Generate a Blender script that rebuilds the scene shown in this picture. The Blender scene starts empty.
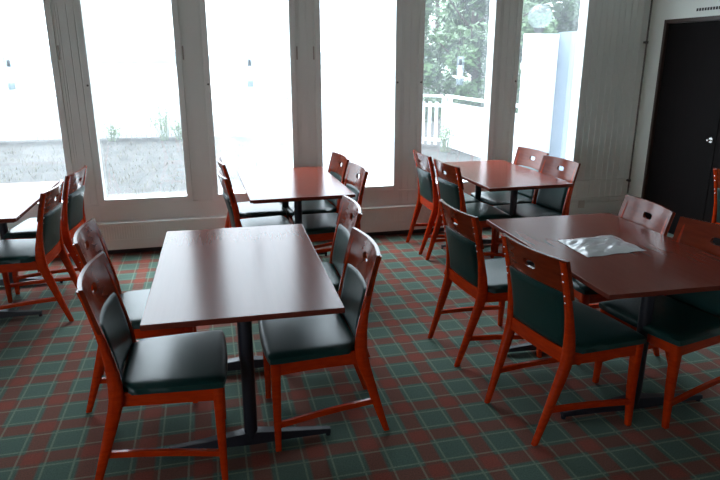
import bpy, bmesh, math, random
from mathutils import Vector, Matrix
C = bpy.context.scene.collection
R = random.Random(7)
PI = math.pi

# ------------------------------------------------------------------ materials
def new_mat(name):
    m = bpy.data.materials.new(name); m.use_nodes = True
    nt = m.node_tree
    return m, nt, nt.nodes['Principled BSDF'], nt.nodes['Material Output']

def plain(name, col, rough=.5, metal=0, coat=0, spec=.5, bump=0, bscale=200, var=0, vscale=6, coat_rough=.1):
    m, nt, b, o = new_mat(name)
    b.inputs['Base Color'].default_value = (*col, 1)
    b.inputs['Roughness'].default_value = rough
    b.inputs['Metallic'].default_value = metal
    b.inputs['Coat Weight'].default_value = coat
    b.inputs['Coat Roughness'].default_value = coat_rough
    b.inputs['Specular IOR Level'].default_value = spec
    tc = nt.nodes.new('ShaderNodeTexCoord')
    if var:
        n = nt.nodes.new('ShaderNodeTexNoise'); n.inputs['Scale'].default_value = vscale; n.inputs['Detail'].default_value = 4
        nt.links.new(tc.outputs['Object'], n.inputs['Vector'])
        r = nt.nodes.new('ShaderNodeMapRange'); r.inputs[3].default_value = 1 - var; r.inputs[4].default_value = 1 + var
        nt.links.new(n.outputs['Fac'], r.inputs[0])
        x = nt.nodes.new('ShaderNodeVectorMath'); x.operation = 'SCALE'; x.inputs[0].default_value = col
        nt.links.new(r.outputs[0], x.inputs['Scale']); nt.links.new(x.outputs[0], b.inputs['Base Color'])
    if bump:
        n = nt.nodes.new('ShaderNodeTexNoise'); n.inputs['Scale'].default_value = bscale; n.inputs['Detail'].default_value = 3
        nt.links.new(tc.outputs['Object'], n.inputs['Vector'])
        bp = nt.nodes.new('ShaderNodeBump'); bp.inputs['Strength'].default_value = bump; bp.inputs['Distance'].default_value = .002
        nt.links.new(n.outputs['Fac'], bp.inputs['Height']); nt.links.new(bp.outputs[0], b.inputs['Normal'])
    return m

def wood(name, c1, c2, rough, scale=(30, 2.5, 30), coat=.0, spec=.5):
    m, nt, b, o = new_mat(name)
    tc = nt.nodes.new('ShaderNodeTexCoord'); mp = nt.nodes.new('ShaderNodeMapping')
    mp.inputs['Scale'].default_value = scale
    nt.links.new(tc.outputs['Object'], mp.inputs['Vector'])
    n = nt.nodes.new('ShaderNodeTexNoise'); n.inputs['Scale'].default_value = 1; n.inputs['Detail'].default_value = 6; n.inputs['Roughness'].default_value = .6
    nt.links.new(mp.outputs[0], n.inputs['Vector'])
    cr = nt.nodes.new('ShaderNodeValToRGB')
    cr.color_ramp.elements[0].position = .3; cr.color_ramp.elements[0].color = (*c1, 1)
    cr.color_ramp.elements[1].position = .7; cr.color_ramp.elements[1].color = (*c2, 1)
    nt.links.new(n.outputs['Fac'], cr.inputs[0]); nt.links.new(cr.outputs[0], b.inputs['Base Color'])
    n2 = nt.nodes.new('ShaderNodeTexNoise'); n2.inputs['Scale'].default_value = 5; n2.inputs['Detail'].default_value = 3
    nt.links.new(tc.outputs['Object'], n2.inputs['Vector'])
    r = nt.nodes.new('ShaderNodeMapRange'); r.inputs[3].default_value = rough * .97; r.inputs[4].default_value = rough * 1.08
    nt.links.new(n2.outputs['Fac'], r.inputs[0]); nt.links.new(r.outputs[0], b.inputs['Roughness'])
    b.inputs['Coat Weight'].default_value = coat; b.inputs['Coat Roughness'].default_value = .12
    b.inputs['Specular IOR Level'].default_value = spec
    return m

def tartan():
    m, nt, b, o = new_mat('tartan_carpet')
    L = nt.links
    tc = nt.nodes.new('ShaderNodeTexCoord')
    sep = nt.nodes.new('ShaderNodeSeparateXYZ'); L.new(tc.outputs['Object'], sep.inputs[0])
    def M(op, a, bb=None, c=None):
        n = nt.nodes.new('ShaderNodeMath'); n.operation = op
        for i, v in enumerate((a, bb, c)):
            if v is None: continue
            if isinstance(v, (int, float)): n.inputs[i].default_value = v
            else: L.new(v, n.inputs[i])
        return n.outputs[0]
    def axis(s, off, per):
        t = M('FRACT', M('ADD', M('DIVIDE', M('SUBTRACT', s, off), per), 50))     # 0..1, green 0-.5, band .5-1
        d = M('ABSOLUTE', M('SUBTRACT', t, .75))
        band = nt.nodes.new('ShaderNodeMapRange'); band.clamp = True
        L.new(d, band.inputs[0]); band.inputs[1].default_value = .185; band.inputs[2].default_value = .135; band.inputs[3].default_value = 0; band.inputs[4].default_value = 1
        t2 = M('FRACT', M('MULTIPLY', t, 2))
        e = M('MINIMUM', t2, M('SUBTRACT', 1, t2))
        line = nt.nodes.new('ShaderNodeMapRange'); line.clamp = True
        L.new(e, line.inputs[0]); line.inputs[1].default_value = .048; line.inputs[2].default_value = .028; line.inputs[3].default_value = 0; line.inputs[4].default_value = 1
        return band.outputs[0], line.outputs[0]
    bx_, lx = axis(sep.outputs[0], .897, .238)
    by_, ly = axis(sep.outputs[1], 2.341, .245)
    # y: green starts at 2.341
    band = M('MULTIPLY', M('ADD', bx_, by_), .5)
    cr = nt.nodes.new('ShaderNodeValToRGB')
    cr.color_ramp.elements[0].position = 0; cr.color_ramp.elements[0].color = (.056, .105, .082, 1)
    cr.color_ramp.elements[1].position = 1; cr.color_ramp.elements[1].color = (.20, .042, .025, 1)
    e = cr.color_ramp.elements.new(.5); e.color = (.135, .050, .034, 1)
    L.new(band, cr.inputs[0])
    line = M('MULTIPLY', M('MAXIMUM', lx, ly), .38)
    mx = nt.nodes.new('ShaderNodeMix'); mx.data_type = 'RGBA'
    L.new(line, mx.inputs[0]); L.new(cr.outputs[0], mx.inputs[6]); mx.inputs[7].default_value = (.24, .31, .215, 1)
    n = nt.nodes.new('ShaderNodeTexNoise'); n.inputs['Scale'].default_value = 160; n.inputs['Detail'].default_value = 3
    L.new(tc.outputs['Object'], n.inputs['Vector'])
    r = nt.nodes.new('ShaderNodeMapRange'); r.inputs[1].default_value = .3; r.inputs[2].default_value = .7; r.inputs[3].default_value = .72; r.inputs[4].default_value = 1.28
    L.new(n.outputs['Fac'], r.inputs[0])
    v = nt.nodes.new('ShaderNodeVectorMath'); v.operation = 'SCALE'
    L.new(mx.outputs[2], v.inputs[0]); L.new(r.outputs[0], v.inputs['Scale']); L.new(v.outputs[0], b.inputs['Base Color'])
    b.inputs['Roughness'].default_value = .95; b.inputs['Specular IOR Level'].default_value = .05
    b.inputs['Sheen Weight'].default_value = .15
    bp = nt.nodes.new('ShaderNodeBump'); bp.inputs['Strength'].default_value = .35; bp.inputs['Distance'].default_value = .003
    n3 = nt.nodes.new('ShaderNodeTexNoise'); n3.inputs['Scale'].default_value = 400
    L.new(tc.outputs['Object'], n3.inputs['Vector']); L.new(n3.outputs['Fac'], bp.inputs['Height']); L.new(bp.outputs[0], b.inputs['Normal'])
    return m

def glass(name, haze, tint=(.96, .98, .98), gloss=.06):
    m, nt, b, o = new_mat(name)
    nt.nodes.remove(b)
    t = nt.nodes.new('ShaderNodeBsdfTransparent'); t.inputs[0].default_value = (*tint, 1)
    g = nt.nodes.new('ShaderNodeBsdfGlossy'); g.inputs['Roughness'].default_value = .02
    tr = nt.nodes.new('ShaderNodeBsdfTranslucent'); tr.inputs[0].default_value = (.9, .95, 1, 1)
    m1 = nt.nodes.new('ShaderNodeMixShader'); m2 = nt.nodes.new('ShaderNodeMixShader')
    m1.inputs[0].default_value = gloss
    nt.links.new(t.outputs[0], m1.inputs[1]); nt.links.new(g.outputs[0], m1.inputs[2])
    if haze:   # translucent white, a little uneven; on window panes it stands in for veiling glare
        tc = nt.nodes.new('ShaderNodeTexCoord'); n = nt.nodes.new('ShaderNodeTexNoise'); n.inputs['Scale'].default_value = 7; n.inputs['Detail'].default_value = 5
        nt.links.new(tc.outputs['Object'], n.inputs['Vector'])
        r = nt.nodes.new('ShaderNodeMapRange'); r.inputs[1].default_value = .3; r.inputs[2].default_value = .7; r.inputs[3].default_value = haze * .7; r.inputs[4].default_value = haze * 1.25
        nt.links.new(n.outputs['Fac'], r.inputs[0]); nt.links.new(r.outputs[0], m2.inputs[0])
    else: m2.inputs[0].default_value = 0
    nt.links.new(m1.outputs[0], m2.inputs[1]); nt.links.new(tr.outputs[0], m2.inputs[2])
    nt.links.new(m2.outputs[0], o.inputs['Surface'])
    return m

M = {}
M['chair_wood'] = wood('red_stained_beech', (.34, .019, .0005), (.48, .034, .001), .24, (14, 14, 60), coat=.12, spec=.3)
M['crest_wood'] = wood('red_stained_ply', (.12, .014, .003), (.19, .024, .006), .19, (8, 8, 50), coat=.15, spec=.3)
M['table_wood'] = wood('mahogany_laminate', (.135, .026, .016), (.155, .033, .021), .19, (40, 2.2, 20), coat=.0, spec=.16)
M['table_edge'] = plain('dark_table_edge', (.10, .022, .012), .35, var=.2)
M['green_leather'] = plain('dark_green_vinyl', (.006, .034, .031), .34, spec=.25, bump=.25, bscale=500, var=.15, coat=.15, coat_rough=.25)
M['black_metal'] = plain('black_painted_steel', (.009, .010, .018), .45, bump=.1, bscale=400, var=.1)
M['steel'] = plain('bright_steel', (.75, .74, .72), .22, metal=1, var=.05)
M['wall'] = plain('white_painted_board', (.80, .85, .82), .42, var=.04, vscale=3)
M['wall_right'] = plain('off_white_panelling', (.78, .82, .76), .5, var=.04, vscale=3)
M['panel'] = plain('low_bounce_brown', (.30, .18, .11), .5, var=.1)  # unseen rear wall, made dark brown to cut bounced light
M['reveal'] = plain('white_exterior_paint', (.85, .86, .88), .5, var=.03)
M['ceiling'] = plain('white_ceiling', (.82, .78, .74), .8, var=.03)
M['carpet'] = tartan()
M['glass'] = glass('faint_glare_pane', .03)  # veiling glare over the outdoors put into the panes as a whitish mix
M['glass_mid'] = glass('mid_glare_pane', .10)
M['glass_glare'] = glass('strong_glare_pane', .20, )
M['lantern_glass'] = glass('lantern_glass', .12, (.93, .95, .96), .08)
M['door'] = wood('dark_brown_door', (.004, .003, .003), (.006, .004, .004), .7, (20, 20, 2), spec=.1)
M['door_trim'] = plain('brown_door_frame', (.035, .014, .008), .45, var=.2)
M['dark'] = plain('dark_plastic', (.02, .02, .02), .5, var=.1)
M['cable'] = plain('grey_conduit', (.16, .15, .14), .25, metal=.4, var=.1)
M['hinge'] = plain('worn_hinge_paint', (.42, .38, .35), .35, metal=.2, var=.2)
M['white_plastic'] = plain('white_plastic', (.62, .60, .56), .35, var=.03)
M['wax0'] = plain('white_wax', (.85, .85, .82), .5, var=.03)
M['liquid'] = plain('dark_lamp_oil', (.03, .05, .06), .3, var=.1)
M['fence'] = plain('white_fence_paint', (.80, .83, .84), .6, var=.05)
M['screen'] = plain('white_screen_paint', (.82, .84, .86), .6, var=.04)
M['screen_post'] = plain('shaded_side_paint', (.17, .22, .28), .6, var=.04)  # bluish shade of the screen's side face put into its colour
M['globe'] = glass('smoked_globe', .05, (.74, .82, .80), .05)
M['leaf'] = plain('tree_leaves', (.040, .098, .030), .6, var=.45, vscale=1.2)
M['leaf_b'] = plain('tree_leaves_light', (.065, .135, .042), .6, var=.45, vscale=1.0)
M['bark'] = plain('tree_bark', (.08, .06, .045), .9, var=.3, vscale=5)
M['weed'] = plain('weed_leaves', (.16, .22, .12), .7, var=.3)
M['hill'] = plain('far_wooded_shore', (.38, .46, .48), .9, var=.15, vscale=.05)  # distance haze put into the pale colour
M['plastic_bag'] = plain('clear_plastic_sleeve', (.62, .64, .66), .18, var=.1, coat=.6)
M['plastic_bag'].node_tree.nodes['Principled BSDF'].inputs['Alpha'].default_value = .8

def translucent(name, col):
    m, nt, b, o = new_mat(name); nt.nodes.remove(b)
    t = nt.nodes.new('ShaderNodeBsdfTranslucent'); t.inputs[0].default_value = (*col, 1)
    d = nt.nodes.new('ShaderNodeBsdfTransparent'); x = nt.nodes.new('ShaderNodeMixShader'); x.inputs[0].default_value = .25
    n = nt.nodes.new('ShaderNodeTexNoise'); n.inputs['Scale'].default_value = 20
    nt.links.new(t.outputs[0], x.inputs[1]); nt.links.new(d.outputs[0], x.inputs[2]); nt.links.new(x.outputs[0], o.inputs['Surface'])
    return m
M['wax'] = translucent('frosted_candle_glass', (1, 1, 1))
M['oil'] = translucent('tinted_lamp_oil', (.65, .70, .70))
def ground_mat():
    m, nt, b, o = new_mat('gravel_and_dry_moss')
    tc = nt.nodes.new('ShaderNodeTexCoord')
    n = nt.nodes.new('ShaderNodeTexNoise'); n.inputs['Scale'].default_value = 5; n.inputs['Detail'].default_value = 8; n.inputs['Roughness'].default_value = .75
    mp = nt.nodes.new('ShaderNodeMapping'); mp.inputs['Scale'].default_value = (.8, .3, 1)
    nt.links.new(tc.outputs['Object'], mp.inputs[0]); nt.links.new(mp.outputs[0], n.inputs['Vector'])
    cr = nt.nodes.new('ShaderNodeValToRGB')
    cr.color_ramp.elements[0].position = .32; cr.color_ramp.elements[0].color = (.004, .006, .003, 1)
    cr.color_ramp.elements[1].position = .68; cr.color_ramp.elements[1].color = (.038, .033, .027, 1)
    e = cr.color_ramp.elements.new(.5); e.color = (.022, .021, .017, 1)
    nt.links.new(n.outputs['Fac'], cr.inputs[0]); nt.links.new(cr.outputs[0], b.inputs['Base Color'])
    b.inputs['Roughness'].default_value = .95
    bp = nt.nodes.new('ShaderNodeBump'); bp.inputs['Strength'].default_value = .6; bp.inputs['Distance'].default_value = .05
    nt.links.new(n.outputs['Fac'], bp.inputs['Height']); nt.links.new(bp.outputs[0], b.inputs['Normal'])
    return m
M['ground'] = ground_mat()
def water_mat():
    m, nt, b, o = new_mat('pale_lake_water')
    b.inputs['Base Color'].default_value = (.22, .28, .30, 1); b.inputs['Roughness'].default_value = .12
    tc = nt.nodes.new('ShaderNodeTexCoord'); n = nt.nodes.new('ShaderNodeTexNoise'); n.inputs['Scale'].default_value = .6; n.inputs['Detail'].default_value = 4
    nt.links.new(tc.outputs['Object'], n.inputs['Vector'])
    bp = nt.nodes.new('ShaderNodeBump'); bp.inputs['Strength'].default_value = .4; bp.inputs['Distance'].default_value = .1
    nt.links.new(n.outputs['Fac'], bp.inputs['Height']); nt.links.new(bp.outputs[0], b.inputs['Normal'])
    return m
M['water'] = water_mat()

# ------------------------------------------------------------------ mesh helpers
def box(bm, x0, x1, y0, y1, z0, z1):
    v = [bm.verts.new((x, y, z)) for z in (z0, z1) for x, y in ((x0, y0), (x1, y0), (x1, y1), (x0, y1))]
    for f in ((3, 2, 1, 0), (4, 5, 6, 7), (0, 1, 5, 4), (1, 2, 6, 5), (2, 3, 7, 6), (3, 0, 4, 7)):
        bm.faces.new([v[i] for i in f])

def loft(bm, rings, cap=True):
    """rings: list of equal-length point lists (closed loops)"""
    vs = [[bm.verts.new(p) for p in r] for r in rings]
    n = len(rings[0])
    for a, b in zip(vs, vs[1:]):
        for i in range(n):
            bm.faces.new((a[i], a[(i + 1) % n], b[(i + 1) % n], b[i]))
    if cap:
        bm.faces.new(vs[0][::-1]); bm.faces.new(vs[-1])
    return vs

def rect(cx, cy, z, wx, wy, r=.25):
    """chamfered rectangle ring in xy"""
    hx, hy = wx / 2, wy / 2; c = min(hx, hy) * r * 2
    pts = [(-hx + c, -hy), (hx - c, -hy), (hx, -hy + c), (hx, hy - c), (hx - c, hy), (-hx + c, hy), (-hx, hy - c), (-hx, -hy + c)]
    return [(cx + x, cy + y, z) for x, y in pts]

def cyl(bm, c, r, z0, z1, n=20, r2=None):
    r2 = r if r2 is None else r2
    loft(bm, [[(c[0] + r * math.cos(2 * PI * i / n), c[1] + r * math.sin(2 * PI * i / n), z0) for i in range(n)],
              [(c[0] + r2 * math.cos(2 * PI * i / n), c[1] + r2 * math.sin(2 * PI * i / n), z1) for i in range(n)]])

def tube(bm, pts, r, n=8):
    rings = []
    for i, p in enumerate(pts):
        p = Vector(p); a = Vector(pts[max(i - 1, 0)]); b = Vector(pts[min(i + 1, len(pts) - 1)])
        d = (b - a).normalized(); u = d.orthogonal().normalized()
        if i: 
            u = (pu - pu.dot(d) * d).normalized()
        pu = u; w = d.cross(u)
        rr = r[i] if isinstance(r, (list, tuple)) else r
        rings.append([tuple(p + rr * (math.cos(2 * PI * k / n) * u + math.sin(2 * PI * k / n) * w)) for k in range(n)])
    loft(bm, rings)

def obj(name, bm, mat, parent=None, smooth=True, bevel=0, angle=35):
    bmesh.ops.recalc_face_normals(bm, faces=bm.faces)
    if bevel:
        es = [e for e in bm.edges if len(e.link_faces) == 2 and e.calc_face_angle() > math.radians(40)]
        bmesh.ops.bevel(bm, geom=es, offset=bevel, segments=2, affect='EDGES', profile=.6)
    me = bpy.data.meshes.new(name); bm.to_mesh(me); bm.free()
    me.materials.append(mat)
    if smooth and not bevel:
        for p in me.polygons: p.use_smooth = True
        me.set_sharp_from_angle(angle=math.radians(angle))
    o = bpy.data.objects.new(name, me); C.objects.link(o)
    if parent: o.parent = parent
    return o

def B(): return bmesh.new()

def tag(o, label=None, cat=None, group=None, kind=None):
    if label: o['label'] = label
    if cat: o['category'] = cat
    if group: o['group'] = group
    if kind: o['kind'] = kind
    return o

def empty(name, loc=(0, 0, 0), rz=0):
    o = bpy.data.objects.new(name, None); C.objects.link(o)
    o.empty_display_size = .1; o.location = loc; o.rotation_euler = (0, 0, rz)
    return o

def copy_tree(o, parent=None):
    c = o.copy(); C.objects.link(c); c.parent = parent
    for ch in list(o.children): copy_tree(ch, c)
    return c

def interp(tab, z):
    if z <= tab[0][0]: return tab[0][1]
    for (a, va), (b, vb) in zip(tab, tab[1:]):
        if z <= b:
            t = (z - a) / (b - a); return va + (vb - va) * t
    return tab[-1][1]

# ------------------------------------------------------------------ chair (faces local +Y)
POST = [(0, -.285), (.10, -.254), (.20, -.223), (.30, -.192), (.37, -.171), (.41, -.163), (.45, -.160), (.52, -.164), (.60, -.176), (.68, -.192), (.76, -.211), (.82, -.227), (.866, -.240)]
POSTX = [(0, .188), (.38, .202), (.866, .204)]
def surf(x, z):
    t = min(1, max(0, (z - .42) / .35)); t = .35 + .65 * t
    return interp(POST, z) - .030 * t * (1 - min(1, (x / .225) ** 2))

def make_chair():
    root = empty('dining_chair')
    # rear legs run up as back posts
    for s in (-1, 1):
        b = B(); rings = []
        for z, y in POST:
            wx = interp([(0, .024), (.38, .036), (.5, .036), (.866, .034)], z)
            wy = interp([(0, .028), (.36, .054), (.46, .054), (.6, .034), (.68, .026), (.866, .018)], z); z = min(z, .858)
            rings.append(rect(s * interp(POSTX, z), y, z + (.006 if z == 0 else 0), wx, wy, .22))
        loft(b, rings)
        l = obj('leg', b, M['chair_wood'], root, angle=50)
        b = B(); cyl(b, (s * .186, -.285), .009, 0, .009, 12); obj('glide', b, M['steel'], l)
        for z in (.805, .770, .705, .672):
            b = B()
            y = interp(POST, z) - interp([(.6, .036), (.866, .024)], z) / 2
            n = 10; x0 = s * interp(POSTX, z)
            loft(b, [[(x0 + r * math.cos(2 * PI * i / n), y + yy, z + r * math.sin(2 * PI * i / n)) for i in range(n)] for r, yy in ((.0042, .003), (.0042, -.0015), (.0022, -.003))])
            obj('screw', b, M['steel'], l)
    for s in (-1, 1):
        b = B()
        loft(b, [rect(s * (.2165 + (.008 if z < .1 else 0)), .2145 + .002 * (z < .1), z, w, w2, .12) for z, w, w2 in ((.006, .025, .025), (.20, .034, .034), (.37, .041, .041), (.4295, .041, .041))])
        l = obj('leg', b, M['chair_wood'], root, angle=50)
        b = B(); cyl(b, (s * .228, .218), .009, 0, .009, 12); obj('glide', b, M['steel'], l)
    # seat frame
    b = B()
    for s in (-1, 1):
        loft(b, [[(s * (.2 - t), -.15, .372), (s * (.226 + .008 - t), .21, .372), (s * (.226 + .008 - t), .21, .430), (s * (.2 - t), -.15, .430)] for t in (0, .02)])
    box(b, -.21, .21, .212, .232, .376, .430)
    obj('seat_frame', b, M['chair_wood'], root, bevel=.002)
    b = B()
    xs = [i / 12 * .39 - .195 for i in range(13)]
    loft(b, [[(x, surf(x, .42) + .010 - .0, .385), (x, surf(x, .42) + .010, .452), (x, surf(x, .42) - .012, .452), (x, surf(x, .42) - .012, .385)] for x in xs])
    obj('back_rail', b, M['chair_wood'], root, angle=50)
    for s in (-1, 1):
        b = B(); rings = []
        for i in range(9):
            t = i / 8; y = -.222 + t * .425
            x = s * (.192 + t * .034); z = .168 - .036 * t - .012 * math.sin(PI * t) * 0 + .006 * math.sin(PI * t)
            rings.append([(x - .009, y, z - .014), (x + .009, y, z - .014), (x + .009, y, z + .012), (x - .009, y, z + .012)])
        loft(b, rings); obj('stretcher', b, M['chair_wood'], root, bevel=.003)
    # crest board with hand slot
    b = B(); N = 48; Wd = .2255; z0, z1 = .690, .866; zc = .790; hw, hh = .041, .018
    def hole(a):
        c, s_ = math.cos(a), math.sin(a); p = 3.2
        r = (abs(c / hw) ** p + abs(s_ / hh) ** p) ** (-1 / p); return r * c, zc + r * s_
    def outer(a):
        c, s_ = math.cos(a), math.sin(a)
        k = min(Wd / abs(c) if abs(c) > 1e-6 else 9, ((z1 - zc) / s_) if s_ > 1e-6 else 9, ((z0 - zc) / s_) if s_ < -1e-6 else 9)
        return k * c, zc + k * s_
    corners = [math.atan2(z1 - zc, Wd), PI - math.atan2(z1 - zc, Wd), math.atan2(z0 - zc, -Wd) % (2 * PI), math.atan2(z0 - zc, Wd) % (2 * PI)]
    angs = sorted(set([round(2 * PI * i / N, 5) for i in range(N)] + [round(c, 5) for c in corners]))
    fr, bk = [], []
    for t in (0, .15, .4, .7, 1):
        rf, rb = [], []
        for a in angs:
            hx, hz = hole(a); ox, oz = outer(a); x = hx + (ox - hx) * t; z = hz + (oz - hz) * t
            y = surf(x, z)
            rf.append(b.verts.new((x, y + .0165, z))); rb.append(b.verts.new((x, y + .001, z)))
        fr.append(rf); bk.append(rb)
    n = len(angs)
    for G in (fr, bk):
        for r1, r2 in zip(G, G[1:]):
            for i in range(n): b.faces.new((r1[i], r1[(i + 1) % n], r2[(i + 1) % n], r2[i]))
    for k in (0, -1):
        for i in range(n): b.faces.new((fr[k][i], fr[k][(i + 1) % n], bk[k][(i + 1) % n], bk[k][i]))
    obj('crest_board', b, M['crest_wood'], root, angle=40)
    # upholstered back pad, visible on both faces
    b = B(); nx, nz = 14, 12; g = {}
    for side in (1, -1):
        for i in range(nx + 1):
            for j in range(nz + 1):
                u = i / nx * 2 - 1; v = j / nz * 2 - 1
                u = math.copysign(abs(u) ** .75, u); v = math.copysign(abs(v) ** .8, v)
                pw = ((1 - abs(u) ** 22) * (1 - abs(v) ** 22)) ** .5
                x = u * .1855; zt = .722 - .006 * u * u; z = .449 + (v + 1) / 2 * (zt - .449)
                off = (.006 + .019 * pw) if side > 0 else -(.006 + .010 * pw)
                g[side, i, j] = b.verts.new((x, surf(x, z) + off, z))
    for side in (1, -1):
        for i in range(nx):
            for j in range(nz):
                b.faces.new((g[side, i, j], g[side, i + 1, j], g[side, i + 1, j + 1], g[side, i, j + 1]))
    ring = [(i, 0) for i in range(nx)] + [(nx, j) for j in range(nz)] + [(i, nz) for i in range(nx, 0, -1)] + [(0, j) for j in range(nz, 0, -1)]
    for a, c in zip(ring, ring[1:] + ring[:1]):
        b.faces.new((g[1, *a], g[1, *c], g[-1, *c], g[-1, *a]))
    obj('back_pad', b, M['green_leather'], root, angle=60)
    # seat cushion
    b = B(); nx, ny = 16, 14; top = {}; bot = {}
    for i in range(nx + 1):
        for j in range(ny + 1):
            u = i / nx * 2 - 1; v = j / ny * 2 - 1
            u = math.copysign(abs(u) ** .7, u); v = math.copysign(abs(v) ** .7, v)
            hw = .222 + (v + 1) / 2 * .027
            if v < -.35: hw -= 0
            y = -.150 + (v + 1) / 2 * .392 + .014 * (1 - u * u) * (v + 1) / 2
            x = u * hw
            cr_ = (max(abs(u), 0) ** 12 + max(abs(v), 0) ** 12) / 2
            x *= 1 - .018 * abs(v) ** 10; y2 = y - .006 * math.copysign(abs(u) ** 10, v)
            pw = ((1 - abs(u) ** 16) * (1 - abs(v) ** 16)) ** .5
            if y < -.12 and abs(x) > .18: x *= .87      # notch round the posts
            top[i, j] = b.verts.new((x, y2, .454 + .012 * pw + .008 * (1 - u * u) * (1 - v * v)))
            bot[i, j] = b.verts.new((x, y2, .4305))
    for G in (top, bot):
        for i in range(nx):
            for j in range(ny): b.faces.new((G[i, j], G[i + 1, j], G[i + 1, j + 1], G[i, j + 1]))
    ring = [(i, 0) for i in range(nx)] + [(nx, j) for j in range(ny)] + [(i, ny) for i in range(nx, 0, -1)] + [(0, j) for j in range(ny, 0, -1)]
    for a, c in zip(ring, ring[1:] + ring[:1]): b.faces.new((top[a], top[c], bot[c], bot[a]))
    obj('seat', b, M['green_leather'], root, angle=60)
    return root

# ------------------------------------------------------------------ table (origin front-left corner of the top, length along +Y)
def make_table(W=.725, L=1.2):
    root = empty('restaurant_table')
    b = B(); box(b, -W / 2, W / 2, -L / 2, L / 2, .718, .740)
    t = obj('tabletop', b, M['table_wood'], root, bevel=.003)
    b = B(); 
    box(b, -W / 2 + .02, W / 2 - .02, -L / 2 + .02, L / 2 - .02, .709, .7178)
    obj('underside_board', b, M['table_edge'], root)
    for s in (-1, 1):
        y = s * (L / 2 - .27)
        b = B(); cyl(b, (0, y), .028, .02, .700, 24)
        p = obj('pedestal', b, M['black_metal'], root)
        b = B()
        rings = [[(x, y - w, z0), (x, y + w, z0), (x, y + w * .8, z1), (x, y - w * .8, z1)] for x, w, z0, z1 in
                 ((-.345, .016, .016, .036), (-.20, .022, .018, .050), (-.03, .030, .018, .072), (.03, .030, .018, .072), (.20, .022, .018, .050), (.345, .016, .016, .036))]
        loft(b, rings); obj('foot_bar', b, M['black_metal'], p, bevel=.003)
        for q in (-1, 1):
            b = B(); cyl(b, (q * .335, y), .011, 0, .030, 12); obj('adjuster', b, M['black_metal'], p)
        b = B()
        rings = [[(x, y - .02, z0), (x, y + .02, z0), (x, y + .02, .7085), (x, y - .02, .7085)] for x, z0 in
                 ((-.26, .698), (-.04, .668), (.04, .668), (.26, .698))]
        loft(b, rings); obj('top_bracket', b, M['black_metal'], p)
    return root

# ------------------------------------------------------------------ room shell
YW, XR, XL, YB, ZC = 5.51, 4.30, -4.35, -3.6, 3.15
PL, PITCH, GW = -.8977, .9512, .6812
ZS, ZT = .488, 2.85
wins = [(PL + k * PITCH, PL + k * PITCH + GW) for k in range(-1, 5)]

b = B(); box(b, XL - .2, XR + .2, YB - .2, YW + .22, -.12, 0)
tag(obj('floor', b, M['carpet'], smooth=False), kind='structure')
b = B(); box(b, XL - .2, XR + .2, YB - .2, YW + .22, ZC, ZC + .15)
tag(obj('ceiling', b, M['ceiling'], smooth=False), kind='structure')

b = B(); y0, y1 = YW + .004, YW + .13
xs = XL - .2
m_ = .045
for a, c in wins:
    box(b, xs, a - m_, y0, y1, 0, ZC); xs = c + m_
    box(b, a - m_, c + m_, y0, y1, 0, ZS - m_); box(b, a - m_, c + m_, y0, y1, ZT + m_, ZC)
box(b, xs, XR + .2, y0, y1, 0, ZC)
# moulded beads on the posts and the bottom band
for (a, c), (d, e) in zip(wins, wins[1:]):
    m0, m1 = c + .055, d - .055
    for x in (m0 + .012, m0 + .030, (m0 + m1) / 2 + .012, m1 - .014):
        box(b, x, x + .007, YW - .004, YW + .004, .32, ZC)
a, c = wins[-1]
for k in range(9):
    x = c + .095 + k * .066
    box(b, x, x + .012, YW - .002, YW + .004, .06, ZC)
box(b, XL, XR, YW - .012, YW + .004, .425, .440)
tag(obj('wall_back', b, M['wall'], smooth=False, bevel=0), kind='structure')

for i, (a, c) in enumerate(wins):
    k = i
    w = empty('window_%d' % (i + 1), (a, YW, ZS)); tag(w, kind='structure')
    h = ZT - ZS; gw = c - a
    b = B(); f = .050
    for x0, x1, z0, z1 in ((-f, 0, -f, h + f), (gw, gw + f, -f, h + f), (0, gw, -f, 0), (0, gw, h, h + f)):
        box(b, x0, x1, -.018, .022, z0, z1)
    obj('sash_frame', b, M['wall'], w, bevel=.004)
    b = B()
    for x0, x1, z0, z1 in ((-.045, -.008, -.045, h + .045), (gw + .008, gw + .045, -.045, h + .045), (-.008, gw + .008, -.045, -.012), (-.008, gw + .008, h + .008, h + .045)):
        box(b, x0, x1, .022, .135, z0, z1)
    obj('outer_reveal', b, M['reveal'], w)
    b = B(); box(b, -.02, gw + .02, .100, .106, -.02, h + .02)
    obj('pane', b, M[{0: 'glass', 1: 'glass', 2: 'glass_mid', 3: 'glass_glare', 4: 'glass', 5: 'glass'}[i]], w, smooth=False)
    for sx in ({1: (-1,), 2: (-1,), 3: (1,), 4: (-1,), 5: (-1,)}.get(i, ())):
        x = -.022 if sx < 0 else gw + .022
        n = 12
        b = B(); loft(b, [[(x + r * math.cos(2 * PI * q / n), yy, 1.44 - ZS + r * math.sin(2 * PI * q / n)) for q in range(n)] for r, yy in ((.008, -.017), (.008, -.022), (.005, -.024))])
        obj('frame_screw', b, M['dark'], w)
    for x in (-.062, gw + .062):
        if (i, x < 0) in ((0, False), (1, False), (2, False), (3, True)):
            b = B(); box(b, x - .006, x + .006, -.012, .004, 1.64 - ZS, 1.75 - ZS)
            obj('hinge', b, M['hinge'], w, bevel=.003)

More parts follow.
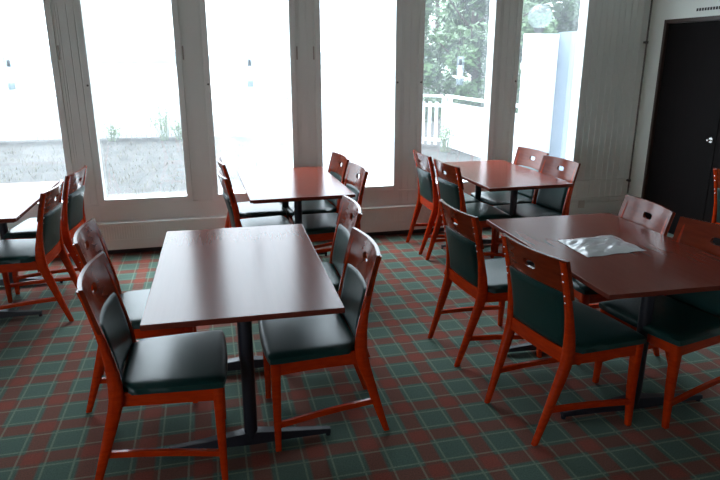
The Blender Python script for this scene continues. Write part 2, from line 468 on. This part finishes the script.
# right wall with the dark double door
DY1, DY0, DZ = 5.30, 3.66, 2.00
b = B()
box(b, XR, XR + .15, DY1, YW + .2, 0, ZC); box(b, XR, XR + .15, YB - .2, DY0, 0, ZC); box(b, XR, XR + .15, DY0, DY1, DZ, ZC)
tag(obj('wall_right', b, M['wall_right'], smooth=False), kind='structure')
d = empty('door_1', (XR, DY0, 0)); tag(d, kind='structure')
b = B(); w_ = DY1 - DY0
box(b, -.006, .12, 0, .035, 0, DZ); box(b, -.006, .12, w_ - .035, w_, 0, DZ); box(b, -.006, .12, .035, w_ - .035, DZ - .035, DZ)
obj('door_frame', b, M['door_trim'], d, bevel=.003)
b = B(); box(b, .02, .06, .038, w_ / 2 - .004, .008, DZ - .038); l1 = obj('door_leaf', b, M['door'], d, bevel=.003)
b = B(); box(b, .02, .06, w_ / 2 + .004, w_ - .038, .008, DZ - .038); l2 = obj('door_leaf', b, M['door'], d, bevel=.003)
b = B(); tube(b, [(.022, w_ / 2 + .055, .955), (.012, w_ / 2 + .055, .955)], .024, 20)
tube(b, [(.012, w_ / 2 + .055, .955), (-.02, w_ / 2 + .055, .955), (-.026, w_ / 2 + .055, .955)], [.010, .012, .008], 16)
obj('door_handle', b, M['steel'], l2)

# left wall and rear wall (outside the frame) with the room's other windows
def windowed(name, axis, pos, depth, lo, hi, holes, z0, z1, mat):
    b = B(); p = lo
    def bb(a, c, za, zb):
        if axis == 'x': box(b, min(pos, pos + depth), max(pos, pos + depth), a, c, za, zb)
        else: box(b, a, c, min(pos, pos + depth), max(pos, pos + depth), za, zb)
    for a, c in holes:
        bb(p, a, 0, ZC); bb(a, c, 0, z0); bb(a, c, z1, ZC); p = c
    bb(p, hi, 0, ZC)
    tag(obj(name, b, mat, smooth=False), kind='structure')
LH = [(-3.2, -2.1), (-1.8, -.7), (-.4, .7)]
windowed('wall_left', 'x', XL, -.2, YB, YW, LH, .5, 2.34, M['wall'])
RH = [(-4.1, -2.9)]
windowed('wall_rear', 'y', YB, -.2, XL, XR, RH, .6, 2.6, M['panel'])

# ------------------------------------------------------------------ heater casing, conduit, socket, vent
b = B()
box(b, XL + .02, 3.34, 5.450, YW + .003, .05, .278)
h0 = tag(empty('heater_casing'), 'long low white heater casing with fine vertical flutes under the row of windows', 'heater')
obj('casing', b, M['wall'], h0, bevel=.003)
b = B(); box(b, XL + .02, 3.345, 5.438, YW + .003, .2782, .290)
obj('cover_lip', b, M['wall'], h0, bevel=.003)
b = B(); x = XL + .05
while x < 3.31:
    box(b, x, x + .009, 5.4420, 5.4502, .150, .262); x += .021
obj('front_grille', b, M['wall'], h0, smooth=False)
b = B(); box(b, XL + .02, 3.34, 5.446, 5.4502, .136, .141); obj('lower_bead', b, M['wall'], h0)
b = B(); box(b, XL + .1, 3.3, 5.50, 5.513, .0, .049); obj('gap_shade', b, M['dark'], h0)  # dark strip standing in for the shade in the gap under the casing
b = B(); box(b, 3.36, XR - .001, YW - .018, YW + .003, .232, .250); box(b, 3.36, XR - .001, YW - .010, YW + .003, .03, .2)
tag(obj('trim_1', b, M['wall'], smooth=False), kind='structure')
b = B(); box(b, 3.36, XR - .001, YW - .006, YW + .003, 0, .03)
tag(obj('baseboard_back', b, M['dark'], smooth=False), kind='structure')

p = tag(empty('conduit_pipe', (4.262, 5.472, .275)), 'thin shiny conduit pipe running up the room corner beside the dark door', 'pipe')
b = B(); cyl(b, (0, 0), .0085, 0, ZC - .276, 14); obj('pipe', b, M['cable'], p)
for z in (.42, 1.80):
    b = B(); cyl(b, (0, 0), .016, z - .275 - .012, z - .275 + .012, 14); box(b, -.012, .012, 0, .034, z - .285, z - .265); obj('clip', b, M['dark'], p)
s = tag(empty('wall_socket', (3.735, YW - .011, .19)), 'small white wall socket low on the panelling right of the windows', 'wall socket')
b = B(); box(b, -.035, .035, -.014, 0, -.04, .04); sp = obj('socket_plate', b, M['white_plastic'], s, bevel=.003)
b = B(); box(b, -.02, .02, -.016, -.0135, -.02, .02); obj('socket_insert', b, M['white_plastic'], s, bevel=.0008)
v = tag(empty('wall_vent', (XR - .0005, 4.5, 2.062)), 'narrow strip vent of dark slots on the wall above the dark double door', 'vent')
b = B(); box(b, -.008, 0, -.42, .42, -.022, .022); obj('vent_housing', b, M['wall_right'], v, bevel=.002)
b = B()
for k in range(26): box(b, -.0100, -.0079, -.405 + k * .0315, -.405 + k * .0315 + .022, -.012, .012)
obj('slot_row', b, M['dark'], v, smooth=False)

# ------------------------------------------------------------------ tables
proto_t = make_table()
T = [  # x0,y0,W,L,angle
    ((-.2823, 2.1255, .7447, 1.268, -.0209), 'bare mahogany table standing alone in the open middle of the floor, nearest the camera'),
    ((.2441, 4.058, .729, 1.198, .0195), 'mahogany table at the windows, white with glare, directly behind the nearest table'),
    ((1.9684, 4.033, .695, 1.177, .0086), 'mahogany table in front of the windows where the green trees show'),
    ((1.5182, 1.9804, .805, 1.223, -.0307), 'mahogany table with a clear plastic sleeve lying on it'),
    ((-1.87, 3.911, .728, 1.19, .0), 'table at the left edge of the photo, its top white with window glare'),
]
for i, ((x0, y0, W, L, a), lab) in enumerate(T):
    o = proto_t if i == 0 else copy_tree(proto_t)
    ca, sa = math.cos(a), math.sin(a)
    o.location = (x0 + W / 2 * ca - L / 2 * sa, y0 + L / 2 * ca + W / 2 * sa, 0); o.rotation_euler.z = a
    o.scale = (W / .725, L / 1.2, 1)
    tag(o, lab, 'table', 'restaurant tables')

# ------------------------------------------------------------------ chairs: back-top centre, direction faced
proto_c = make_chair()
CH = [  # x, y of the back's top middle, facing angle (deg, 0 = +x), label
    (-.480, 2.42, -1, 'green chair nearest the camera, at the near left corner of the open table'),
    (-.608, 3.04, 0, 'green chair left of the open table, behind the nearest chair on that side'),
    (.662, 2.55, 180, 'green chair at the near right corner of the open table, seat turned to the left'),
    (.766, 3.27, 178, 'green chair right of the open table, half hidden behind the chair in front of it'),
    (1.095, 4.47, 183, 'right-hand chair of the table behind the open one, the one farther from the glass'),
    (1.080, 5.03, 184, 'chair on the right side of the window table behind the open one, by the glass'),
    (.075, 4.43, 4, 'nearer chair on the left side of the table standing behind the open one'),
    (.085, 5.02, 3, 'chair against the windows on the left side of the table behind the open one'),
    (1.780, 5.01, -1, 'orange-lit chair nearest the windows, left of the table by the green trees'),
    (1.795, 4.48, 3, 'chair left of the table by the green trees, the one farther from the glass'),
    (1.293, 3.04, 3, 'chair seen from behind at the far left corner of the table with the plastic sleeve'),
    (1.332, 2.285, 8, 'chair seen from behind, its back against the near left corner of the plastic sleeve table'),
    (2.820, 4.94, 185, 'chair on the right of the table by the green trees, the one nearest the glass'),
    (2.780, 4.41, 186, 'chair on the right of the table by the green trees, in front of another'),
    (2.405, 2.885, 174, 'pinkish glossy-backed chair across the plastic sleeve table, in front of the dark door'),
    (2.388, 2.355, 188.5, 'dark chair at the right edge tucked at the plastic sleeve table, cut by the frame'),
    (-.983, 4.22, 177, 'nearer chair on the right side of the table at the left edge of the photo'),
    (-.945, 4.81, 174, 'chair beside the window post, on the right side of the leftmost table'),
    (3.650, 3.545, 0, 'chair standing against the dark double door, only its post and back edge in view'),
]
for i, (x, y, a, lab) in enumerate(CH):
    o = proto_c if i == 0 else copy_tree(proto_c)
    ar = math.radians(a)
    o.location = (x + .24 * math.cos(ar), y + .24 * math.sin(ar), 0); o.rotation_euler.z = ar - PI / 2
    tag(o, lab, 'chair', 'red wood dining chairs with dark green upholstery')

# ------------------------------------------------------------------ plastic sleeve on the table
b = B(); n = 22; gt = {}; gb = {}
cor = [Vector((1.715, 2.425, 0)), Vector((2.055, 2.452, 0)), Vector((2.062, 2.735, 0)), Vector((1.728, 2.712, 0))]
for i in range(n + 1):
    for j in range(n + 1):
        u, w = i / n, j / n
        p = cor[0] * (1 - u) * (1 - w) + cor[1] * u * (1 - w) + cor[2] * u * w + cor[3] * (1 - u) * w
        ed = min(1, 6 * min(u, 1 - u, w, 1 - w) + .15)
        cr_ = .0045 * (math.sin(9 * u + 5 * w) * math.sin(11 * w - 3 * u) + 1) + .004 * R.random() * (u > .55) + .003 * max(0, math.sin(26 * (u - w)))
        px = .006 * math.sin(14 * w + 3) * (u > .9) ; py = .004 * math.sin(17 * u)
        z = .7412 + cr_ * ed
        gt[i, j] = b.verts.new((p.x + px, p.y + py, z + .0008)); gb[i, j] = b.verts.new((p.x + px, p.y + py, z))
for G in (gt, gb):
    for i in range(n):
        for j in range(n): b.faces.new((G[i, j], G[i + 1, j], G[i + 1, j + 1], G[i, j + 1]))
ring = [(i, 0) for i in range(n)] + [(n, j) for j in range(n)] + [(i, n) for i in range(n, 0, -1)] + [(0, j) for j in range(n, 0, -1)]
for a, c in zip(ring, ring[1:] + ring[:1]): b.faces.new((gt[a], gt[c], gb[c], gb[a]))
tag(obj('plastic_sleeve', b, M['plastic_bag'], angle=60), 'crumpled clear plastic sleeve lying flat on the mahogany table', 'plastic sleeve')

# ------------------------------------------------------------------ hanging glass oil lamps, one over each window table
def make_lamp():
    r = empty('hanging_oil_lamp')
    b = B(); nn = 20; rings = []
    prof = [(.0, .001), (.031, .001), (.033, .004), (.033, .25), (.030, .25), (.030, .006), (.0, .006)]
    for rad, z in prof[1:-1]:
        rings.append([(rad * math.cos(2 * PI * i / nn), rad * math.sin(2 * PI * i / nn), z) for i in range(nn)])
    loft(b, rings, cap=True)
    obj('glass_tube', b, M['lantern_glass'], r)
    b = B(); cyl(b, (0, 0), .0255, .0075, .055, 18); obj('oil_base', b, M['oil'], r)
    b = B(); cyl(b, (0, 0), .0255, .0555, .175, 18, .022); cd = obj('candle', b, M['wax'], r)
    b = B(); cyl(b, (0, 0), .015, .1755, .228, 14, .010); obj('wick_holder', b, M['dark'], cd)
    b = B(); tube(b, [(-.031, 0, .246), (-.012, 0, .45), (-.006, 0, ZC - 1.415)], .0014, 6); tube(b, [(.031, 0, .246), (.012, 0, .45), (.006, 0, ZC - 1.415)], .0014, 6)
    obj('cord', b, M['white_plastic'], r)
    return r
lp = make_lamp()
for i, (x, lab) in enumerate(((.372, 'hanging glass tube oil lamp in the window behind the glare-white table near the middle'), (-1.425, 'hanging glass tube oil lamp in the window at the left edge'), (2.232, 'hanging glass tube oil lamp in front of the green trees'))):
    o = lp if i == 0 else copy_tree(lp)
    o.location = (x, 5.30, 1.415); tag(o, lab, 'oil lamp', 'glass lamps hanging in the windows')

# ------------------------------------------------------------------ outside
GZ = -.2
b = B(); nx, ny = 90, 50; g = {}
for i in range(nx + 1):
    for j in range(ny + 1):
        x = -20 + 34 * i / nx; y = YW + .2 + (17.5 - YW) * j / ny
        g[i, j] = b.verts.new((x, y, GZ + R.uniform(-.015, .015) - .01))
for i in range(nx):
    for j in range(ny): b.faces.new((g[i, j], g[i + 1, j], g[i + 1, j + 1], g[i, j + 1]))
tag(obj('ground', b, M['ground']), kind='structure')
b = B(); box(b, -900, 900, 40, 2600, -9, -8); tag(obj('lake', b, M['water'], smooth=False), kind='structure')
b = B(); box(b, -60, 60, -40, YW, -.6, -.25); tag(obj('ground_around_building', b, M['ground'], smooth=False), kind='structure')
b = B(); box(b, 14, 120, YW, 60, -1.6, -.6); box(b, -20, 6, 17.4, 26, -1.6, -.6); box(b, 6, 13.99, 17.4, 60, -1.6, -.6); tag(obj('ground_slope', b, M['ground'], smooth=False), kind='structure')
b = B(); pr = []
for i in range(80):
    x = -900 + i * 24; h = 6 + 9 * abs(math.sin(i * .33)) + 5 * math.sin(i * .9 + 1) * (i % 3 > 0) + R.random() * 4
    pr.append([(x, 1500, -9), (x, 1500, h - 8 + 6), (x, 1560, h), (x, 1700, -9)])
loft(b, pr); tag(obj('hills', b, M['hill']), kind='structure')

def fence(path, label, hgt=1.04, gap=.022, bw=.095):
    f = tag(empty('terrace_fence'), label, 'fence')
    bb, rr = B(), B()
    for (x0, y0), (x1, y1) in zip(path, path[1:]):
        d = Vector((x1 - x0, y1 - y0, 0)); Ln = d.length; d.normalize(); nrm = Vector((-d.y, d.x, 0))
        o0 = Vector((x0, y0, GZ))
        def bar(bm, s0, s1, n0, n1, z0, z1):
            pts = []
            for z in (z0, z1):
                pts.append([tuple(o0 + d * s + nrm * q + Vector((0, 0, z))) for s, q in ((s0, n0), (s1, n0), (s1, n1), (s0, n1))])
            loft(bm, pts)
        s = .03
        while s + bw < Ln:
            bar(bb, s, s + bw, -.012, .012, .03, hgt - .14); s += bw + gap
        bar(rr, 0, Ln, -.035, .035, hgt - .04, hgt + .01)
        bar(rr, 0, Ln, .013, .05, hgt - .25, hgt - .18)
        bar(rr, 0, Ln, .013, .05, .1, .17)
        np_ = max(1, round(Ln / 2.2))
        for k in range(np_ + 1):
            pb = B(); s = k * Ln / np_; bar(pb, s - .04, s + .04, .051, .13, -.05, hgt - .041)
            obj('post', pb, M['fence'], f)
    obj('board_panel', bb, M['fence'], f, smooth=False); obj('rail', rr, M['fence'], f, smooth=False)
fence([(-14, 15.3), (-3.3, 15.8), (.5, 15.6), (1.9, 14.4), (4.4, 13.2)], 'white board fence along the far edge of the terrace, before the lake', gap=.02)
fence([(4.47, 13.10), (4.93, 12.60)], 'short white fence length with wide gaps left of its corner, before the trees', bw=.07, gap=.09, hgt=1.09)
fence([(4.98, 12.5), (5.04, 10.7), (5.10, 8.75)], 'white board fence running back toward the building under the green trees', gap=.02, hgt=1.10)

# tall wind screen and globe lamp beside it
def at(px, y):   # direction helper worked out beforehand from the camera calibration
    return px * y
ws = tag(empty('wind_screen', (4.80, 8.4, GZ)), 'tall white board wind screen outside the last window, globe lamp above it', 'wind screen')
b = B()
for k in range(7): box(b, -.30 + k * .079, -.30 + k * .079 + .077, -.018, .018, 0, 2.19)
obj('board_panel', b, M['screen'], ws, smooth=False)
b = B(); box(b, .262, .36, -.55, .03, -.02, 2.21); obj('corner_post', b, M['screen_post'], ws, bevel=.004)
b = B(); box(b, -.30, .26, .019, .05, .3, .38); box(b, -.30, .26, .019, .05, 1.7, 1.78); obj('rail', b, M['screen'], ws)
gl = tag(empty('globe_lamp', (4.88, 8.68, GZ)), 'round glass globe lamp on a post above the white wind screen', 'outdoor lamp')
b = B(); cyl(b, (0, 0), .03, -.03, 2.24, 16); obj('lamp_post', b, M['cable'], gl)
b = B(); cyl(b, (0, 0), .06, 2.22, 2.28, 20, .08); obj('lamp_collar', b, M['dark'], gl)
b = B(); bmesh.ops.create_uvsphere(b, u_segments=32, v_segments=20, radius=.175, matrix=Matrix.Translation((0, 0, 2.44))); obj('globe', b, M['globe'], gl)

# trees
def tree(x, y, z0, h, r, mat, label, nleaf=9000, seed=1, cz=.58):
    rr = random.Random(seed)
    t = tag(empty('broadleaf_tree', (x, y, z0)), label, 'tree', 'trees beyond the terrace fence')
    b = B(); pts = [(0, 0, -.1), (.1, .05, h * .3), (-.05, .1, h * .6), (0, 0, h * .85)]
    tube(b, pts, [.22, .17, .11, .04], 10)
    for k in range(9):
        a = rr.uniform(0, 2 * PI); zz = h * rr.uniform(.25, .7)
        tube(b, [(0, 0, zz), (math.cos(a) * r * .4, math.sin(a) * r * .4, zz + h * .08), (math.cos(a) * r * .75, math.sin(a) * r * .75, zz + h * .16)], [.07, .045, .015], 6)
    obj('trunk', b, M['bark'], t)
    clumps = []
    for k in range(46):
        a = rr.uniform(0, 2 * PI); q = rr.random() ** .5; zz = rr.uniform(.12, 1.0)
        env = math.sin(PI * min(1, max(.04, (zz - .05) / .98)) ** .8) ** .6
        clumps.append((math.cos(a) * r * q * env, math.sin(a) * r * q * env, h * zz, rr.uniform(.16, .30) * r))
    verts, faces = [], []
    for k in range(int(nleaf * 1.9)):
        cx, cy, c_z, cr = rr.choice(clumps)
        d = Vector((rr.gauss(0, 1), rr.gauss(0, 1), rr.gauss(0, .8))); d.normalize(); d *= cr * rr.random() ** .4
        p = Vector((cx, cy, c_z)) + d
        s = rr.uniform(.08, .155); u = Vector((rr.gauss(0, 1), rr.gauss(0, 1), rr.gauss(0, .6))).normalized(); w = u.orthogonal().normalized()
        i = len(verts)
        verts += [tuple(p - u * s), tuple(p + w * s * .5 + u * s * .1), tuple(p + u * s), tuple(p - w * s * .5 + u * s * .1)]
        faces.append((i, i + 1, i + 2, i + 3))
    me = bpy.data.meshes.new('crown'); me.from_pydata(verts, [], faces); me.materials.append(mat)
    o = bpy.data.objects.new('crown', me); C.objects.link(o); o.parent = t
tree(8.5, 19.0, -.8, 6.0, 2.4, M['leaf_b'], 'light green broadleaf tree beyond the fence, seen behind the hanging lamp', seed=2)
tree(12.6, 23.2, -.8, 10.0, 3.2, M['leaf'], 'tall dark green tree beyond the fence, seen to the right of the hanging lamp', 13000, seed=3)
tree(19.5, 28.8, -.8, 13.0, 4.4, M['leaf'], 'dark tree crown showing above the white wind screen and globe lamp', 16000, seed=4)
tree(13.2, 35, -.8, 11.0, 4.2, M['leaf_b'], 'pale bushy tree standing farther back behind the two nearer trees', 11000, seed=5)
tree(20.4, 43.5, -.8, 18.0, 6.4, M['leaf'], 'large hazy tree farthest back, filling the gap between the others', 15000, seed=6)

# weeds along the fence foot
def weed(x, y, h, seed, label):
    rr = random.Random(seed); b = B()
    for k in range(26):
        a = rr.uniform(0, 2 * PI); L_ = h * rr.uniform(.4, 1); q = rr.uniform(.05, .3) * h; o0 = Vector((rr.uniform(-.1, .1), rr.uniform(-.1, .1), -.02))
        p1 = o0 + Vector((math.cos(a) * q * .5, math.sin(a) * q * .5, L_ * .6)); p2 = o0 + Vector((math.cos(a) * q, math.sin(a) * q, L_))
        tube(b, [o0, p1, p2], [.006, .005, .002], 4)
        for m in range(5):
            c = p1.lerp(p2, rr.random()); u = Vector((rr.gauss(0, 1), rr.gauss(0, 1), .4)).normalized() * .05; w = u.orthogonal().normalized() * .02
            vs = [b.verts.new(c), b.verts.new(c + u * .5 + w), b.verts.new(c + u), b.verts.new(c + u * .5 - w)]; b.faces.new(vs)
    o = obj('weed_tuft', b, M['weed'], smooth=False); o.location = (x, y, GZ); tag(o, label, 'weed', 'weeds at the fence foot')
for x, y, h, s_, lab in ((-2.15, 15.3, .45, 1, 'low weed tuft at the fence, left in the second window'), (-1.02, 15.3, .95, 2, 'tallest weed at the fence, right in the second window'),
                         (-.62, 15.3, .5, 3, 'small weed between the tall weed and the window post'), (1.5, 13.9, .4, 4, 'small weed at the fence in the window with the central lamp'),
                         (4.75, 11.9, .65, 5, 'leafy weed at the fence corner under the green trees')):
    weed(x, y, h, s_, lab)
# dry grass over the ground: uncountable
rr = random.Random(9); vs, fs = [], []
for k in range(9000):
    x = rr.uniform(-8, 6); y = rr.uniform(6.2, 15.2); h = rr.uniform(.02, .07); a = rr.uniform(0, PI); i = len(vs); lx, ly = rr.gauss(0, .03), rr.gauss(0, .03)
    if y > 15.0 - max(0, x - .5) * .75 or (x > 4.2): continue
    vs += [(x - .006 * math.cos(a), y - .006 * math.sin(a), GZ - .02), (x + .006 * math.cos(a), y + .006 * math.sin(a), GZ - .02), (x + lx, y + ly, GZ + h)]
    fs.append((i, i + 1, i + 2))
me = bpy.data.meshes.new('grass'); me.from_pydata(vs, [], fs); me.materials.append(plain('dry_grass', (.14, .13, .08), .8, var=.4, vscale=3))
o = bpy.data.objects.new('grass', me); C.objects.link(o); tag(o, 'sparse dry grass scattered over the terrace ground', 'grass', kind='stuff')

# ------------------------------------------------------------------ light
w = bpy.data.worlds.new('overcast'); bpy.context.scene.world = w; w.use_nodes = True
nt = w.node_tree; bg = nt.nodes['Background']
tc = nt.nodes.new('ShaderNodeTexCoord'); sp = nt.nodes.new('ShaderNodeSeparateXYZ'); nt.links.new(tc.outputs['Generated'], sp.inputs[0])
cr = nt.nodes.new('ShaderNodeValToRGB'); cr.color_ramp.elements[0].position = 0; cr.color_ramp.elements[0].color = (.82, .92, 1, 1)
cr.color_ramp.elements[1].position = .8; cr.color_ramp.elements[1].color = (.82, .90, 1, 1)
nt.links.new(sp.outputs[2], cr.inputs[0]); nt.links.new(cr.outputs[0], bg.inputs[0])
# brighter cloud where the sun stands behind the overcast
s_az, s_el = math.radians(-20), math.radians(58)
dt = nt.nodes.new('ShaderNodeVectorMath'); dt.operation = 'DOT_PRODUCT'; dt.inputs[1].default_value = (math.sin(s_az) * math.cos(s_el), math.cos(s_az) * math.cos(s_el), math.sin(s_el))
nt.links.new(tc.outputs['Generated'], dt.inputs[0])
mxn = nt.nodes.new('ShaderNodeMath'); mxn.operation = 'MAXIMUM'; mxn.inputs[1].default_value = 0; nt.links.new(dt.outputs['Value'], mxn.inputs[0])
pwn = nt.nodes.new('ShaderNodeMath'); pwn.operation = 'POWER'; pwn.inputs[1].default_value = 8; nt.links.new(mxn.outputs[0], pwn.inputs[0])
mad = nt.nodes.new('ShaderNodeMath'); mad.operation = 'MULTIPLY_ADD'; mad.inputs[1].default_value = 16; mad.inputs[2].default_value = 2.15
nt.links.new(pwn.outputs[0], mad.inputs[0]); nt.links.new(mad.outputs[0], bg.inputs[1])

# ------------------------------------------------------------------ camera
f, pitch, yaw, roll, H = 611.545, .2887, .2419, -.0005, 1.65
cp, sp_ = math.cos(pitch), math.sin(pitch); cy, sy = math.cos(yaw), math.sin(yaw)
fw = Vector((sy * cp, cy * cp, -sp_)); r0 = Vector((cy, -sy, 0)); u0 = r0.cross(fw)
r_ = r0 * math.cos(roll) + u0 * math.sin(roll); u_ = -r0 * math.sin(roll) + u0 * math.cos(roll)
cam = bpy.data.cameras.new('camera'); co = bpy.data.objects.new('camera', cam); C.objects.link(co)
mt = Matrix((r_, u_, -fw)).transposed().to_4x4(); mt.translation = (0, 0, H); co.matrix_world = mt
cam.sensor_width = 36; cam.lens = f * 36 / 720; cam.clip_start = .05; cam.clip_end = 4000
sc = bpy.context.scene; sc.camera = co
sc.view_settings.view_transform = 'Standard'; sc.view_settings.look = 'None'; sc.view_settings.gamma = 1
sc.view_settings.exposure = 1.15
sc.cycles.max_bounces = 12; sc.cycles.diffuse_bounces = 6; sc.cycles.glossy_bounces = 4; sc.cycles.transparent_max_bounces = 16
sc.cycles.use_denoising = True
